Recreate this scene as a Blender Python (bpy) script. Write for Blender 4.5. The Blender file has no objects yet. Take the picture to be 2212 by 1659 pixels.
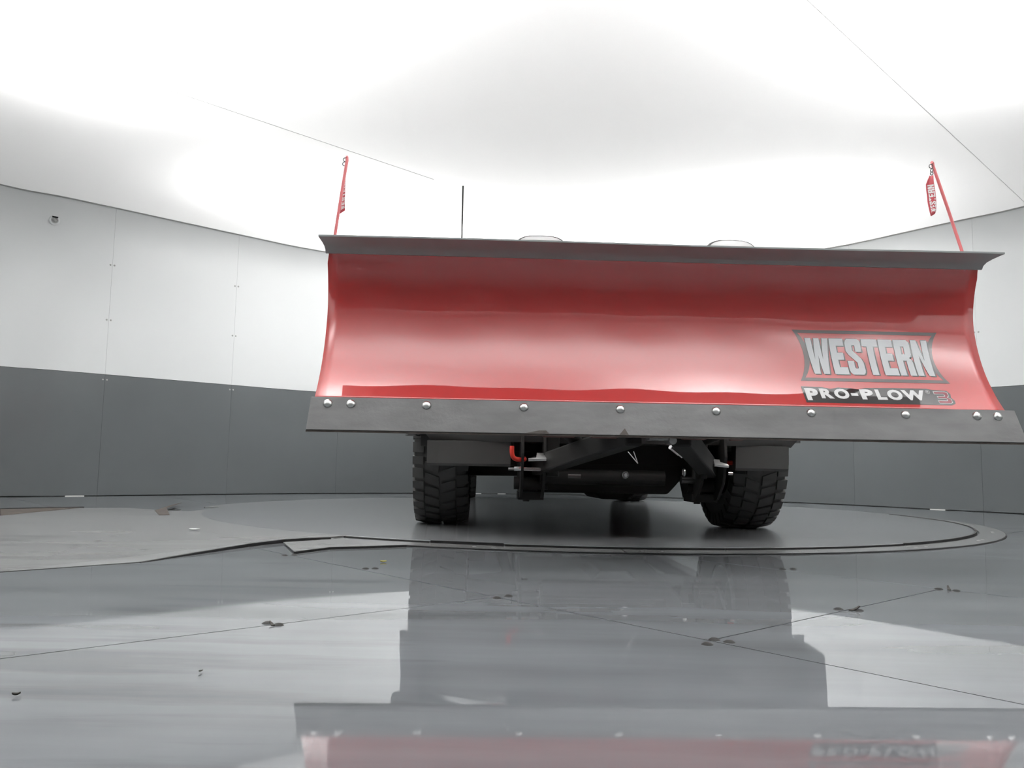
import bpy, bmesh, math, random
from mathutils import Vector, Matrix
random.seed(7)
SC = bpy.context.scene
COL = SC.collection
# ------------------------------------------------------------------ camera
cam = bpy.data.cameras.new('camera')
co = bpy.data.objects.new('camera', cam); COL.objects.link(co)
cam.sensor_fit = 'HORIZONTAL'; cam.sensor_width = 36.0
cam.lens = 36.0 * 1745.0 / 2212.0
cam.clip_start = 0.02; cam.clip_end = 200
PITCH, ROLL, CAMH = 0.1008, 0.0173, 0.345
_F = Vector((0, math.cos(PITCH), math.sin(PITCH)))
_U = Vector((0, -math.sin(PITCH), math.cos(PITCH)))
_R = Vector((1, 0, 0))
_c, _s = math.cos(ROLL), math.sin(ROLL)
_X = _R * _c + _U * _s          # image x axis in the world
_Y = _U * _c - _R * _s          # image y (up) axis in the world
m = Matrix((( _X.x, _Y.x, -_F.x, 0), (_X.y, _Y.y, -_F.y, 0), (_X.z, _Y.z, -_F.z, CAMH), (0, 0, 0, 1)))
co.matrix_world = m
SC.camera = co
# ------------------------------------------------------------------ light
w = bpy.data.worlds.new('world'); SC.world = w; w.use_nodes = True
w.node_tree.nodes['Background'].inputs[0].default_value = (1, 1, 1, 1)
w.node_tree.nodes['Background'].inputs[1].default_value = 0.3
SC.view_settings.view_transform = 'Standard'
SC.view_settings.look = 'None'
SC.view_settings.exposure = 0.0
SC.view_settings.gamma = 1.0
SC.view_settings.use_curve_mapping = False
HC = 2.746            # stretched fabric ceiling
HD0 = HD = 1.133      # top of the dark wall panels
LAMPS = [  # strips of tubes above the fabric: centre x, y, heading (deg), length, watts
    (-1.72, 3.75, -45, 3.0, 155), (2.05, 3.40, 45, 2.7, 135),
    (-1.45, 7.65, 45, 2.5, 84), (2.10, 7.75, -45, 2.2, 130), (0.42, 8.75, 0, 2.4, 112),
    (-3.2, 1.6, -45, 2.4, 60), (3.4, 1.5, 45, 2.4, 60), (0.2, 1.5, 0, 3.6, 58),
]
for lx, ly, la, ll, lp in LAMPS:
    L = bpy.data.lights.new('tube_light', 'AREA'); L.shape = 'RECTANGLE'
    L.size = ll; L.size_y = 0.95 if lx in (-1.45, 0.2) else 0.35; L.energy = lp * 1.10; L.color = (1.0, 0.995, 0.985)
    o = bpy.data.objects.new('tube_light', L); COL.objects.link(o)
    o.location = (lx, ly, HC + 0.52); o.rotation_euler = (0, 0, math.radians(la))
# ------------------------------------------------------------------ materials
def mat(name, col, rough=0.5, metal=0.0, ior=1.5, spec=None, coat=0.0, coat_rough=0.05, coat_ior=1.5, noise=None, bump=None, rnoise=None, scuff=None):
    mt = bpy.data.materials.new(name); mt.use_nodes = True
    nt = mt.node_tree; b = nt.nodes['Principled BSDF']
    b.inputs['Base Color'].default_value = (*col, 1); b.inputs['Roughness'].default_value = rough
    b.inputs['Metallic'].default_value = metal; b.inputs['IOR'].default_value = ior
    if spec is not None: b.inputs['Specular IOR Level'].default_value = spec
    b.inputs['Coat Weight'].default_value = coat; b.inputs['Coat Roughness'].default_value = coat_rough; b.inputs['Coat IOR'].default_value = coat_ior
    tc = nt.nodes.new('ShaderNodeTexCoord')
    def noise_node(scale, stretch=(1, 1, 1), rot=0.0, detail=4):
        mp = nt.nodes.new('ShaderNodeMapping'); mp.inputs['Scale'].default_value = stretch
        mp.inputs['Rotation'].default_value = (0, 0, rot)
        nz = nt.nodes.new('ShaderNodeTexNoise'); nz.inputs['Scale'].default_value = scale; nz.inputs['Detail'].default_value = detail
        nt.links.new(tc.outputs['Object'], mp.inputs[0]); nt.links.new(mp.outputs[0], nz.inputs[0])
        return nz.outputs[0]
    if noise:      # (scale, amount, stretch, rot)
        f = noise_node(noise[0], *(noise[2:]))
        rp = nt.nodes.new('ShaderNodeMapRange'); rp.inputs['From Min'].default_value = 0.3; rp.inputs['From Max'].default_value = 0.7
        rp.inputs['To Min'].default_value = 1 - noise[1]; rp.inputs['To Max'].default_value = 1 + noise[1]
        nt.links.new(f, rp.inputs[0])
        mx = nt.nodes.new('ShaderNodeVectorMath'); mx.operation = 'SCALE'; mx.inputs[0].default_value = col
        nt.links.new(rp.outputs[0], mx.inputs['Scale']); last = mx.outputs[0]
        if scuff:      # worn dark rub marks: (scale, stretch, rot)
            f2 = noise_node(scuff[0], scuff[1], scuff[2], 7); f3 = noise_node(0.55, (1, 1, 1), 0.7, 2)
            ml = nt.nodes.new('ShaderNodeMath'); ml.operation = 'MULTIPLY'; nt.links.new(f2, ml.inputs[0]); nt.links.new(f3, ml.inputs[1])
            r2 = nt.nodes.new('ShaderNodeMapRange'); r2.inputs['From Min'].default_value = 0.31; r2.inputs['From Max'].default_value = 0.40
            r2.inputs['To Min'].default_value = 1.0; r2.inputs['To Max'].default_value = 0.72; nt.links.new(ml.outputs[0], r2.inputs[0])
            m2 = nt.nodes.new('ShaderNodeVectorMath'); m2.operation = 'SCALE'; nt.links.new(last, m2.inputs[0]); nt.links.new(r2.outputs[0], m2.inputs['Scale']); last = m2.outputs[0]
        nt.links.new(last, b.inputs['Base Color'])
    if rnoise:     # (scale, lo, hi, stretch, rot)
        f = noise_node(rnoise[0], *(rnoise[3:]))
        rp = nt.nodes.new('ShaderNodeMapRange'); rp.inputs['From Min'].default_value = 0.35; rp.inputs['From Max'].default_value = 0.7
        rp.inputs['To Min'].default_value = rnoise[1]; rp.inputs['To Max'].default_value = rnoise[2]
        nt.links.new(f, rp.inputs[0]); nt.links.new(rp.outputs[0], b.inputs['Roughness'])
    if bump:       # (scale, strength, distance, stretch, rot)
        f = noise_node(bump[0], *(bump[3:]))
        bp = nt.nodes.new('ShaderNodeBump'); bp.inputs['Strength'].default_value = bump[1]; bp.inputs['Distance'].default_value = bump[2]
        nt.links.new(f, bp.inputs['Height']); nt.links.new(bp.outputs[0], b.inputs['Normal'])
    return mt
def fabric_mat():
    mt = bpy.data.materials.new('stretch_fabric'); mt.use_nodes = True; nt = mt.node_tree
    out = nt.nodes['Material Output']; nt.nodes.remove(nt.nodes['Principled BSDF'])
    d = nt.nodes.new('ShaderNodeBsdfDiffuse'); d.inputs[0].default_value = (0.86, 0.86, 0.855, 1)
    t = nt.nodes.new('ShaderNodeBsdfTranslucent'); t.inputs[0].default_value = (0.9, 0.9, 0.9, 1)
    mx = nt.nodes.new('ShaderNodeMixShader'); mx.inputs[0].default_value = 0.5
    nt.links.new(d.outputs[0], mx.inputs[1]); nt.links.new(t.outputs[0], mx.inputs[2]); nt.links.new(mx.outputs[0], out.inputs[0])
    return mt
A45 = math.radians(-41.7)
M = dict(
    fabric=fabric_mat(),
    plenum=mat('plenum_white', (0.78, 0.78, 0.78), 0.9),
    white=mat('white_wall_gloss', (0.80, 0.815, 0.815), 0.22, noise=(0.8, 0.015, (1, 1, 0.4)), bump=(1.6, 0.05, 0.02, (1, 1, .5))),
    dark=mat('dark_grey_wall_gloss', (0.152, 0.164, 0.168), 0.22, noise=(1.2, 0.04, (1, 1, 1))),
    joint=mat('joint_backing', (0.16, 0.16, 0.16), 0.7),
    greyline=mat('grey_edge', (0.42, 0.42, 0.41), 0.6),
    floor=mat('grey_floor_coating', (0.20, 0.212, 0.225), 0.1, ior=1.40, noise=(1.5, 0.20, (0.5, 3.0, 1), 0.28, 9), rnoise=(1.7, 0.008, 0.055, (0.35, 2.2, 1), 0.3, 6), bump=(0.9, 0.006, 0.008, (1, 1, 1)), scuff=(4.0, (0.3, 2.4, 1), 0.2)),
    disc=mat('grey_turntable_coating', (0.195, 0.204, 0.212), 0.2, ior=1.36, noise=(1.5, 0.10, (0.6, 3.0, 1), -0.3, 8), scuff=(5.0, (0.35, 2.2, 1), -0.5)),
    ramp=mat('grey_ramp_coating', (0.212, 0.216, 0.215), 0.24, ior=1.38, noise=(1.6, 0.12, (.6, 3.0, 1), 0.3, 8), scuff=(5.0, (0.4, 2.0, 1), 0.9)),
    ring=mat('grey_ring_coating', (0.20, 0.205, 0.205), 0.22, ior=1.42, noise=(3, 0.1)),
    black=mat('black_rubber_edge', (0.022, 0.022, 0.022), 0.6),
    red=mat('red_gloss_paint', (0.62, 0.026, 0.024), 0.42, spec=0.4, coat=1.0, coat_rough=0.03, coat_ior=2.0, bump=(2.2, 0.02, 0.01, (1, 1, 1))),
    redback=mat('red_primer_paint', (0.13, 0.05, 0.045), 0.6),
    lip=mat('black_steel_lip', (0.33, 0.352, 0.35), 0.5),
    edge=mat('dark_steel_edge', (0.125, 0.125, 0.125), 0.36, metal=0.35, noise=(9, 0.18, (0.6, 1, 2)), bump=(60, 0.35, 0.002)),
    rust=mat('worn_rust', (0.055, 0.044, 0.037), 0.6, noise=(30, 0.4)),
    chrome=mat('bright_zinc', (0.80, 0.80, 0.80), 0.18, metal=1.0),
    zinc=mat('satin_zinc', (0.72, 0.72, 0.71), 0.30, metal=1.0),
    silver=mat('silver_letter_film', (0.74, 0.76, 0.78), 0.3, coat=0.6),
    whitefilm=mat('white_letter_film', (0.86, 0.86, 0.86), 0.3, coat=0.6),
    blackfilm=mat('black_letter_film', (0.03, 0.026, 0.026), 0.3, coat=1.0, coat_ior=1.7),
    greyfilm=mat('grey_border_film', (0.085, 0.05, 0.05), 0.3, coat=1.0, coat_ior=1.8),
    redfilm=mat('red_letter_film', (0.30, 0.03, 0.05), 0.3, coat=0.8),
    rod=mat('pink_red_plastic_rod', (0.80, 0.22, 0.23), 0.35),
    tag=mat('red_vinyl_tag', (0.62, 0.10, 0.12), 0.4),
    tagtext=mat('tag_white_ink', (0.88, 0.87, 0.86), 0.5),
    steelblack=mat('black_powder_coat', (0.030, 0.030, 0.029), 0.55, spec=0.22),
    plastic=mat('black_moulded_plastic', (0.062, 0.062, 0.060), 0.45),
    rubber=mat('tyre_rubber', (0.07, 0.07, 0.068), 0.62, bump=(40, 0.2, 0.002)),
    paint=mat('charcoal_truck_paint', (0.055, 0.058, 0.062), 0.3, coat=1.0),
    glass=mat('dark_car_glass', (0.012, 0.014, 0.015), 0.04, coat=0.5),
    wheel=mat('dark_alloy', (0.12, 0.12, 0.12), 0.35, metal=0.8),
    lens=mat('clear_lamp_lens', (0.6, 0.62, 0.62), 0.06, coat=1.0),
    taillens=mat('red_lamp_lens', (0.3, 0.01, 0.01), 0.1, coat=1.0),
    hook=mat('red_hook_coat', (0.62, 0.045, 0.03), 0.3),
    leaf=mat('yellow_leaf', (0.55, 0.46, 0.06), 0.6, noise=(60, 0.3)),
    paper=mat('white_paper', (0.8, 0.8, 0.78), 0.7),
    dirt=mat('dark_dirt', (0.05, 0.045, 0.04), 0.8),
    brown=mat('brown_raw_board', (0.075, 0.062, 0.053), 0.8, noise=(14, 0.3, (1, 6, 1))),
    shadowgap=mat('gap_dark', (0.02, 0.018, 0.016), 0.8),
)
# ------------------------------------------------------------------ helpers
class MB:
    """collects shapes, then links them as ONE mesh object"""
    def __init__(self): self.v = []; self.f = []
    def add(self, vs, fs):
        o = len(self.v); self.v += [Vector(p) for p in vs]; self.f += [tuple(i + o for i in q) for q in fs]; return self
    def box(self, x0, x1, y0, y1, z0, z1):
        return self.add([(x0, y0, z0), (x1, y0, z0), (x1, y1, z0), (x0, y1, z0), (x0, y0, z1), (x1, y0, z1), (x1, y1, z1), (x0, y1, z1)],
                        [(0, 3, 2, 1), (4, 5, 6, 7), (0, 1, 5, 4), (1, 2, 6, 5), (2, 3, 7, 6), (3, 0, 4, 7)])
    def hexa(self, lo, hi):      # two quads (4 points each, same winding)
        return self.add(list(lo) + list(hi), [(3, 2, 1, 0), (4, 5, 6, 7), (0, 1, 5, 4), (1, 2, 6, 5), (2, 3, 7, 6), (3, 0, 4, 7)])
    def rod(self, a, b, r0, r1=None, n=12, cap=True):
        a, b = Vector(a), Vector(b); r1 = r0 if r1 is None else r1
        d = (b - a).normalized(); u = d.orthogonal().normalized(); w_ = d.cross(u)
        ps = []
        for c, r in ((a, r0), (b, r1)):
            for i in range(n):
                t = 2 * math.pi * i / n; ps.append(c + (u * math.cos(t) + w_ * math.sin(t)) * r)
        fs = [(i, (i + 1) % n, n + (i + 1) % n, n + i) for i in range(n)]
        if cap: fs += [tuple(range(n - 1, -1, -1)), tuple(range(n, 2 * n))]
        return self.add(ps, fs)
    def bar(self, a, b, wx, wz, up=(0, 0, 1)):
        a, b = Vector(a), Vector(b); d = (b - a).normalized(); x = d.cross(Vector(up)).normalized(); z = x.cross(d)
        q = lambda c: [c - x * wx / 2 - z * wz / 2, c + x * wx / 2 - z * wz / 2, c + x * wx / 2 + z * wz / 2, c - x * wx / 2 + z * wz / 2]
        return self.hexa(q(a), q(b))
    def tube(self, pts, r, n=8):
        pts = [Vector(p) for p in pts]; ps = []; u = None
        for i, p in enumerate(pts):
            d = (pts[min(i + 1, len(pts) - 1)] - pts[max(i - 1, 0)]).normalized()
            u = d.orthogonal().normalized() if u is None else (u - d * u.dot(d)).normalized()
            w_ = d.cross(u)
            for k in range(n):
                t = 2 * math.pi * k / n; ps.append(p + (u * math.cos(t) + w_ * math.sin(t)) * r)
        fs = []
        for i in range(len(pts) - 1):
            for k in range(n): fs.append((i * n + k, i * n + (k + 1) % n, (i + 1) * n + (k + 1) % n, (i + 1) * n + k))
        fs += [tuple(range(n - 1, -1, -1)), tuple((len(pts) - 1) * n + k for k in range(n))]
        return self.add(ps, fs)
    def prism(self, poly, f0, f1):   # poly of 2D points, f0/f1 map a 2D point to 3D on each side
        n = len(poly)
        return self.add([f0(*p) for p in poly] + [f1(*p) for p in poly],
                        [tuple(range(n - 1, -1, -1)), tuple(range(n, 2 * n))] + [(i, (i + 1) % n, n + (i + 1) % n, n + i) for i in range(n)])
    def lathe(self, prof, o, ax, n=32, closed=False):   # prof: (r, h) list about axis ax at o
        o, ax = Vector(o), Vector(ax).normalized(); u = ax.orthogonal().normalized(); w_ = ax.cross(u); k = len(prof)
        ps = []
        for i in range(n):
            t = 2 * math.pi * i / n
            for r, h in prof: ps.append(o + ax * h + (u * math.cos(t) + w_ * math.sin(t)) * r)
        fs = []
        for i in range(n):
            j = (i + 1) % n
            for q in range(k if closed else k - 1):
                q2 = (q + 1) % k; fs.append((i * k + q, i * k + q2, j * k + q2, j * k + q))
        return self.add(ps, fs)
    def build(self, name, m, parent=None, smooth=None, bevel=0, seg=2, loc=None):
        me = bpy.data.meshes.new(name); me.from_pydata([tuple(p) for p in self.v], [], self.f); me.materials.append(m)
        bm = bmesh.new(); bm.from_mesh(me); bmesh.ops.remove_doubles(bm, verts=bm.verts, dist=1e-5)
        bmesh.ops.recalc_face_normals(bm, faces=bm.faces)
        bm.to_mesh(me); bm.free()
        if smooth:
            me.polygons.foreach_set('use_smooth', [True] * len(me.polygons)); me.set_sharp_from_angle(angle=math.radians(smooth))
        o = bpy.data.objects.new(name, me); COL.objects.link(o)
        if parent: o.parent = parent
        if loc: o.location = loc
        if bevel:
            b = o.modifiers.new('bevel', 'BEVEL'); b.width = bevel; b.segments = seg; b.limit_method = 'ANGLE'; b.angle_limit = math.radians(40)
        return o
def empty(name, loc=(0, 0, 0), rz=0.0):
    o = bpy.data.objects.new(name, None); COL.objects.link(o); o.location = loc; o.rotation_euler = (0, 0, rz); o.empty_display_size = .2; return o
def tag(o, label, cat, group=None):
    o['label'] = label; o['category'] = cat
    if group: o['group'] = group
    return o
def structure(o): o['kind'] = 'structure'; return o
def share(o, name, parent, loc=None, rot=None):      # another piece with the same mesh
    c = o.copy(); c.name = name; COL.objects.link(c); c.parent = parent
    if loc is not None: c.location = loc
    if rot is not None: c.rotation_euler = rot
    return c
def catmull(pts, per=10, closed=True):
    out = []; n = len(pts)
    for i in range(n if closed else n - 1):
        p0, p1, p2, p3 = (Vector(pts[(i + k) % n] if closed else pts[min(max(i + k, 0), n - 1)]) for k in (-1, 0, 1, 2))
        for j in range(per):
            t = j / per
            out.append(0.5 * ((2 * p1) + (p2 - p0) * t + (2 * p0 - 5 * p1 + 4 * p2 - p3) * t * t + (3 * p1 - p0 - 3 * p2 + p3) * t ** 3))
    if not closed: out.append(Vector(pts[-1]))
    return out
def clip_half(poly, n, d):      # keep points with p.n <= d
    out = []
    for i in range(len(poly)):
        a, b = poly[i], poly[(i + 1) % len(poly)]; da, db = a.dot(n) - d, b.dot(n) - d
        if da <= 0: out.append(a)
        if (da < 0) != (db < 0) and abs(da - db) > 1e-9: out.append(a + (b - a) * (da / (da - db)))
    return out
# ------------------------------------------------------------------ booth walls
PLAN = catmull([(-4.58, 6.92), (-4.22, 7.21), (-3.83, 7.56), (-2.93, 8.40), (-2.20, 9.02), (-0.75, 9.82), (0.55, 9.98), (1.95, 9.55), (2.85, 8.98),
                (3.51, 8.42), (3.86, 7.98), (4.21, 7.52), (4.60, 7.02), (5.15, 5.95), (5.45, 4.5), (5.30, 2.8), (4.55, 0.9), (2.9, -0.7), (0.4, -1.35),
                (-2.2, -0.8), (-4.1, 0.75), (-5.1, 2.7), (-5.4, 4.5), (-5.15, 5.95)], 12)
S_ = [0.0]
for i in range(len(PLAN)): S_.append(S_[-1] + (PLAN[(i + 1) % len(PLAN)] - PLAN[i]).length)
TOT = S_[-1]
def plan_at(s):
    s %= TOT
    import bisect
    i = min(max(bisect.bisect_right(S_, s) - 1, 0), len(PLAN) - 1)
    a, b = PLAN[i], PLAN[(i + 1) % len(PLAN)]; t = (s - S_[i]) / max(S_[i + 1] - S_[i], 1e-9)
    p = a.lerp(b, t); d = (b - a).normalized()
    return p, d
def outward(d): return Vector((-d.y, d.x))        # plan runs clockwise seen from above
def plan_s_of(x, y): return min((PLAN[i] - Vector((x, y))).length * 1000 // 1 + S_[i] * 1e-6 for i in range(len(PLAN)))
s0 = min(range(len(PLAN)), key=lambda i: (PLAN[i] - Vector((-3.83, 7.56))).length); s0 = S_[s0]
NP = round(TOT / 1.2192); PW = TOT / NP
def strip(sa, sb, z0, z1, off, thick, n=5):
    mb = MB(); ps = []
    for i in range(n + 1):
        p, d = plan_at(sa + (sb - sa) * i / n); o_ = outward(d)
        a = p + o_ * off; b = p + o_ * (off + thick)
        ps += [(a.x, a.y, z0), (b.x, b.y, z0), (b.x, b.y, z1), (a.x, a.y, z1)]
    fs = []
    for i in range(n):
        k = i * 4
        for q in range(4): fs.append((k + q, k + (q + 1) % 4, k + 4 + (q + 1) % 4, k + 4 + q))
    fs += [(0, 1, 2, 3), (n * 4 + 3, n * 4 + 2, n * 4 + 1, n * 4)]
    return mb.add(ps, fs)
sides = {}
def side_of(s):
    p, d = plan_at(s); a = math.degrees(math.atan2(p.y - 4.0, p.x - 0.1))
    if 52 < a <= 118: return 'wall_back'
    if -50 < a <= 52: return 'wall_right'
    if -130 < a <= -50: return 'wall_front'
    return 'wall_left'
runs = {}
for k in range(NP): runs.setdefault(side_of(s0 + (k + .5) * PW), []).append(k)
screwb = MB().lathe([(0.0, 0.004), (0.006, 0.0035), (0.009, 0.0)], (0, 0, 0), (0, 0, 1), 10)
SCREW = None
for side, ks in runs.items():
    mb = MB()
    for k in ks:
        t = strip(s0 + k * PW, s0 + (k + 1) * PW, -0.02, HC + 1.35, 0.035, 0.08, 4); mb.add(t.v, t.f)
    wobj = structure(mb.build(side, M['joint']))
    for k in ks:
        a, b = s0 + k * PW, s0 + (k + 1) * PW; g = 0.0007; HD = 2.1 if side == 'wall_front' else HD0
        strip(a + g, b - g, HD + 0.002, HC - 0.010, 0.0, 0.03).build('wall_panel', M['white'], wobj, smooth=30)
        strip(a + g, b - g, 0.006, HD - 0.002, -0.003, 0.033).build('lower_panel', M['dark'], wobj, smooth=30)
        strip(a, b, HC - 0.010, HC + 0.006, -0.006, 0.03).build('edge_strip', M['greyline'], wobj, smooth=30)
        strip(a, b, HC + 0.01, HC + 1.2, 0.0, 0.03).build('upper_panel', M['plenum'], wobj, smooth=30)
        for z in (HD - 0.05, HD + 0.52, HD + 1.05):
            for ds in (-0.018, 0.018):
                p, d = plan_at(a + ds); i_ = -outward(d)
                ang = math.atan2(i_.y, i_.x)
                off = 0.004 if z < HD else 0.001
                loc = (p.x + i_.x * off, p.y + i_.y * off, z)
                if SCREW is None:
                    SCREW = screwb.build('screw', M['greyline'], wobj, smooth=40); sc = SCREW; sc.location = loc; sc.rotation_euler = (0, math.pi / 2, ang)
                else: share(SCREW, 'screw', wobj, loc, (0, math.pi / 2, ang))
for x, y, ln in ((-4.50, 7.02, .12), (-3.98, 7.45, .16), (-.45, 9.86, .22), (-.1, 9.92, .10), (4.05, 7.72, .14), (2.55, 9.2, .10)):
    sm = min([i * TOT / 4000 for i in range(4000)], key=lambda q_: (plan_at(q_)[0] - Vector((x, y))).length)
    wn = side_of(sm); strip(sm - ln / 2, sm + ln / 2, 0.0005, 0.006, -0.010, 0.006, 2).build('light_leak_strip', M['paper'], bpy.data.objects[wn])  # white strips stand in for light leaking in under the wall
# ------------------------------------------------------------------ ceiling of fabric strips with light plenum above
outer = []
for i in range(0, 96):
    p, d = plan_at(TOT * i / 96); outer.append(p + outward(d) * 0.01)
cmb = MB()
big = [p + outward(plan_at(TOT * i / 96)[1]) * 0.03 for i, p in enumerate(outer)]
cmb.prism([(p.x, p.y) for p in big], lambda x, y: (x, y, HC + 1.2), lambda x, y: (x, y, HC + 1.3))
ceil = structure(cmb.build('ceiling', M['plenum']))
UD = Vector((1, 1)).normalized(); UN = Vector((-1, 1)).normalized()
cuts = [-6.0, -1.73, 1.725, 5.18, 12.0]
for a, b in zip(cuts, cuts[1:]):
    pl = clip_half(clip_half([p.copy() for p in outer], UN, b), -UN, -a)
    if len(pl) > 2: MB().add([(p.x, p.y, HC) for p in pl], [tuple(range(len(pl)))]).build('fabric_strip', M['fabric'], ceil)
for c, t0, t1 in ((1.725, 1.0, 8.1), (5.18, -1.2, 4.2), (-1.73, -3.5, 4.0)):
    a = UN * c + UD * t0; b = UN * c + UD * t1
    MB().bar((a.x, a.y, HC - 0.001), (b.x, b.y, HC - 0.001), 0.004, 0.003).build('fabric_seam', M['fabric'], ceil)
# ------------------------------------------------------------------ floor of 1.2 x 2.4 m sheets laid at 42 degrees
fmb = MB().prism([(p.x, p.y) for p in outer], lambda x, y: (x, y, -0.05), lambda x, y: (x, y, -0.006))
floor = structure(fmb.build('floor', M['shadowgap']))
fu = Vector((0.747, 0.665)); fn = Vector((-0.665, 0.747))
inner = [p - outward(plan_at(TOT * i / 96)[1]) * 0.012 for i, p in enumerate(outer)]
TT = Vector((0.47, 6.01)); RD, RR = 2.575, 2.715
g = 0.0021
SEAM = {-1: 0.981, 0: 1.647, 1: 0.981, 2: 2.2}
for k in range(-7, 9):
    u0, u1 = 1.42 + (k - 1) * 1.195, 1.42 + k * 1.195
    if k == 0: u0 -= 1.0
    if k < 0: u0 -= 1.0; u1 -= 1.0
    off = SEAM.get(k, 0.981 if k % 2 else 1.647)
    for j in range(-5, 6):
        n0, n1 = off + j * 2.44, off + (j + 1) * 2.44
        pl = [p.copy() for p in inner]
        for nn, dd in ((fu, u1 - g), (-fu, -(u0 + g)), (fn, n1 - g), (-fn, -(n0 + g))):
            pl = clip_half(pl, nn, dd)
            if len(pl) < 3: break
        if len(pl) < 3: continue
        if all((p - TT).length < RD - 0.15 for p in pl): continue
        MB().prism([(p.x, p.y) for p in pl], lambda x, y: (x, y, -0.006), lambda x, y: (x, y, 0.0)).build('floor_panel', M['floor'], floor)
fs_b = MB().lathe([(0.0, 0.0045), (0.006, 0.004), (0.0105, 0.0015), (0.0125, 0.0)], (0, 0, 0), (0, 0, 1), 12)
FS = fs_b.build('floor_screw', M['steelblack'], floor, smooth=50); first = True
for (x, y) in [(-0.515, 1.775), (-0.487, 1.757), (-0.03, 2.155), (0.0, 2.19), (0.395, 1.64), (0.42, 1.685), (0.445, 1.665), (0.83, 2.075), (0.875, 2.06), (1.285, 2.46), (1.32, 2.43),
               (-0.47, 2.70), (-0.44, 2.71), (0.96, 2.88), (1.0, 2.89), (-0.83, 3.04), (-0.80, 3.06), (1.15, 3.42), (1.22, 3.44)]:
    if first: FS.location = (x, y, 0); first = False
    else: share(FS, 'floor_screw', floor, (x, y, 0))
# curled-up chips of lifted floor edge beside two screws
for x, y, a, sc in ((0.865, 2.06, 0.4, .62), (1.31, 2.452, 1.2, .6), (-0.5, 1.752, 2.2, .42)):
    ps = []; n = 5
    for i in range(n + 1):
        t = i / n
        for v_ in (-1, 1): ps.append((x + math.cos(a) * (t - .5) * .05 * sc - math.sin(a) * v_ * .009 * (1 - .6 * t) * sc, y + math.sin(a) * (t - .5) * .05 * sc + math.cos(a) * v_ * .009 * (1 - .6 * t) * sc, 0.001 + 0.014 * sc * t * t))
    c = MB().add(ps, [(2 * i, 2 * i + 1, 2 * i + 3, 2 * i + 2) for i in range(n)]).build('lifted_chip', M['dirt'], floor)
    so = c.modifiers.new('thick', 'SOLIDIFY'); so.thickness = 0.002
# ------------------------------------------------------------------ turntable
tt = tag(empty('turntable', (TT.x, TT.y, 0), 0), 'large round grey turntable disc set in the floor under the truck', 'turntable')
prof = [(0.0, 0.014), (RD - 0.02, 0.014), (RD - 0.012, 0.0125)]
MB().lathe([(0.0, 0.002)] + [(RD - 0.012, 0.002), (RD - 0.012, 0.0125), (RD - 0.016, 0.014), (0.0, 0.014)], (0, 0, 0), (0, 0, 1), 128).build('disc', M['disc'], tt)
def arc_piece(r0, r1, a0, a1, z0, z1, n=24):
    ps = []
    for i in range(n + 1):
        t = a0 + (a1 - a0) * i / n; c, s = math.cos(t), math.sin(t)
        ps += [(r0 * c, r0 * s, z0), (r1 * c, r1 * s, z0), (r1 * c, r1 * s, z1), (r0 * c, r0 * s, z1)]
    fs = []
    for i in range(n):
        for q in range(4): fs.append((4 * i + q, 4 * i + (q + 1) % 4, 4 * i + 4 + (q + 1) % 4, 4 * i + 4 + q))
    fs += [(0, 1, 2, 3), (n * 4 + 3, n * 4 + 2, n * 4 + 1, n * 4)]
    return MB().add(ps, fs)
R_ = math.radians
edges = [-121, -108.5, -101, -80, -57.5, -30, 10, 60, 110, 158]
for i, (a, b) in enumerate(zip(edges, edges[1:])):
    h = (0.011, 0.0165, 0.0125, 0.0125, 0.016, 0.017)[i] if i < 6 else 0.013
    arc_piece(RD - 0.011, RD + 0.001, R_(a + .1), R_(b - .1), 0.001, h).build('edge_trim', M['black'], tt, smooth=30)
for i in range(12):
    a0, a1 = -120 + i * 30, -90 + i * 30
    if i > 9: continue
    arc_piece(RD + 0.012, RR, R_(a0 + .06), R_(a1 - .06), 0.0005, 0.006).build('ring_segment', M['ring'], tt, smooth=30)
    arc_piece(RR, RR + 0.006, R_(a0), R_(a1), 0.0003, 0.0045).build('ring_joint', M['black'], tt, smooth=30)
bolt_b = MB().lathe([(0.0, 0.003), (0.008, 0.0025), (0.011, 0.0)], (0, 0, 0), (0, 0, 1), 10)
TB = bolt_b.build('ring_bolt', M['ring'], tt, smooth=40); first = True
for k in range(19):
    for da in (-0.9, 0.9):
        a = R_(-117.5 + k * 15 + da); loc = ((RD + 0.08) * math.cos(a), (RD + 0.08) * math.sin(a), 0.0058)
        if first: TB.location = loc; first = False
        else: share(TB, 'ring_bolt', tt, loc)
# drive-in plate: laid over the ring on the left, thick at the table and feathered out to the floor
rp = tag(empty('ramp_plate', (-1.9, 3.9, 0)), 'wide grey drive-in floor plate running from the turntable to the left wall', 'ramp')
def poly_ramp(pts, name, m, parent, tz):
    o = Vector((parent.location.x, parent.location.y)); n = len(pts)
    top = [(p[0] - o.x, p[1] - o.y, p[2]) for p in pts]; bot = [(p[0] - o.x, p[1] - o.y, 0.0006) for p in pts]
    return MB().add(bot + top, [tuple(range(n - 1, -1, -1)), tuple(range(n, 2 * n))] + [(i, (i + 1) % n, n + (i + 1) % n, n + i) for i in range(n)]).build(name, m, parent)
arcp = []
for i in range(13):
    a = R_(-118.5 - i * (194.5 - 118.5) / 12 * 1.0); arcp.append((TT.x + (RD - 0.03) * math.cos(a), TT.y + (RD - 0.03) * math.sin(a), 0.0137))
front = [(-0.80, 3.66, .0145), (-0.90, 3.60, .0145), (-0.97, 3.52, .0145), (-1.06, 3.33, .013), (-1.16, 3.02, .008), (-1.24, 2.76, .0025), (-1.40, 2.60, .0022), (-1.54, 2.46, .0022)]
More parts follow.
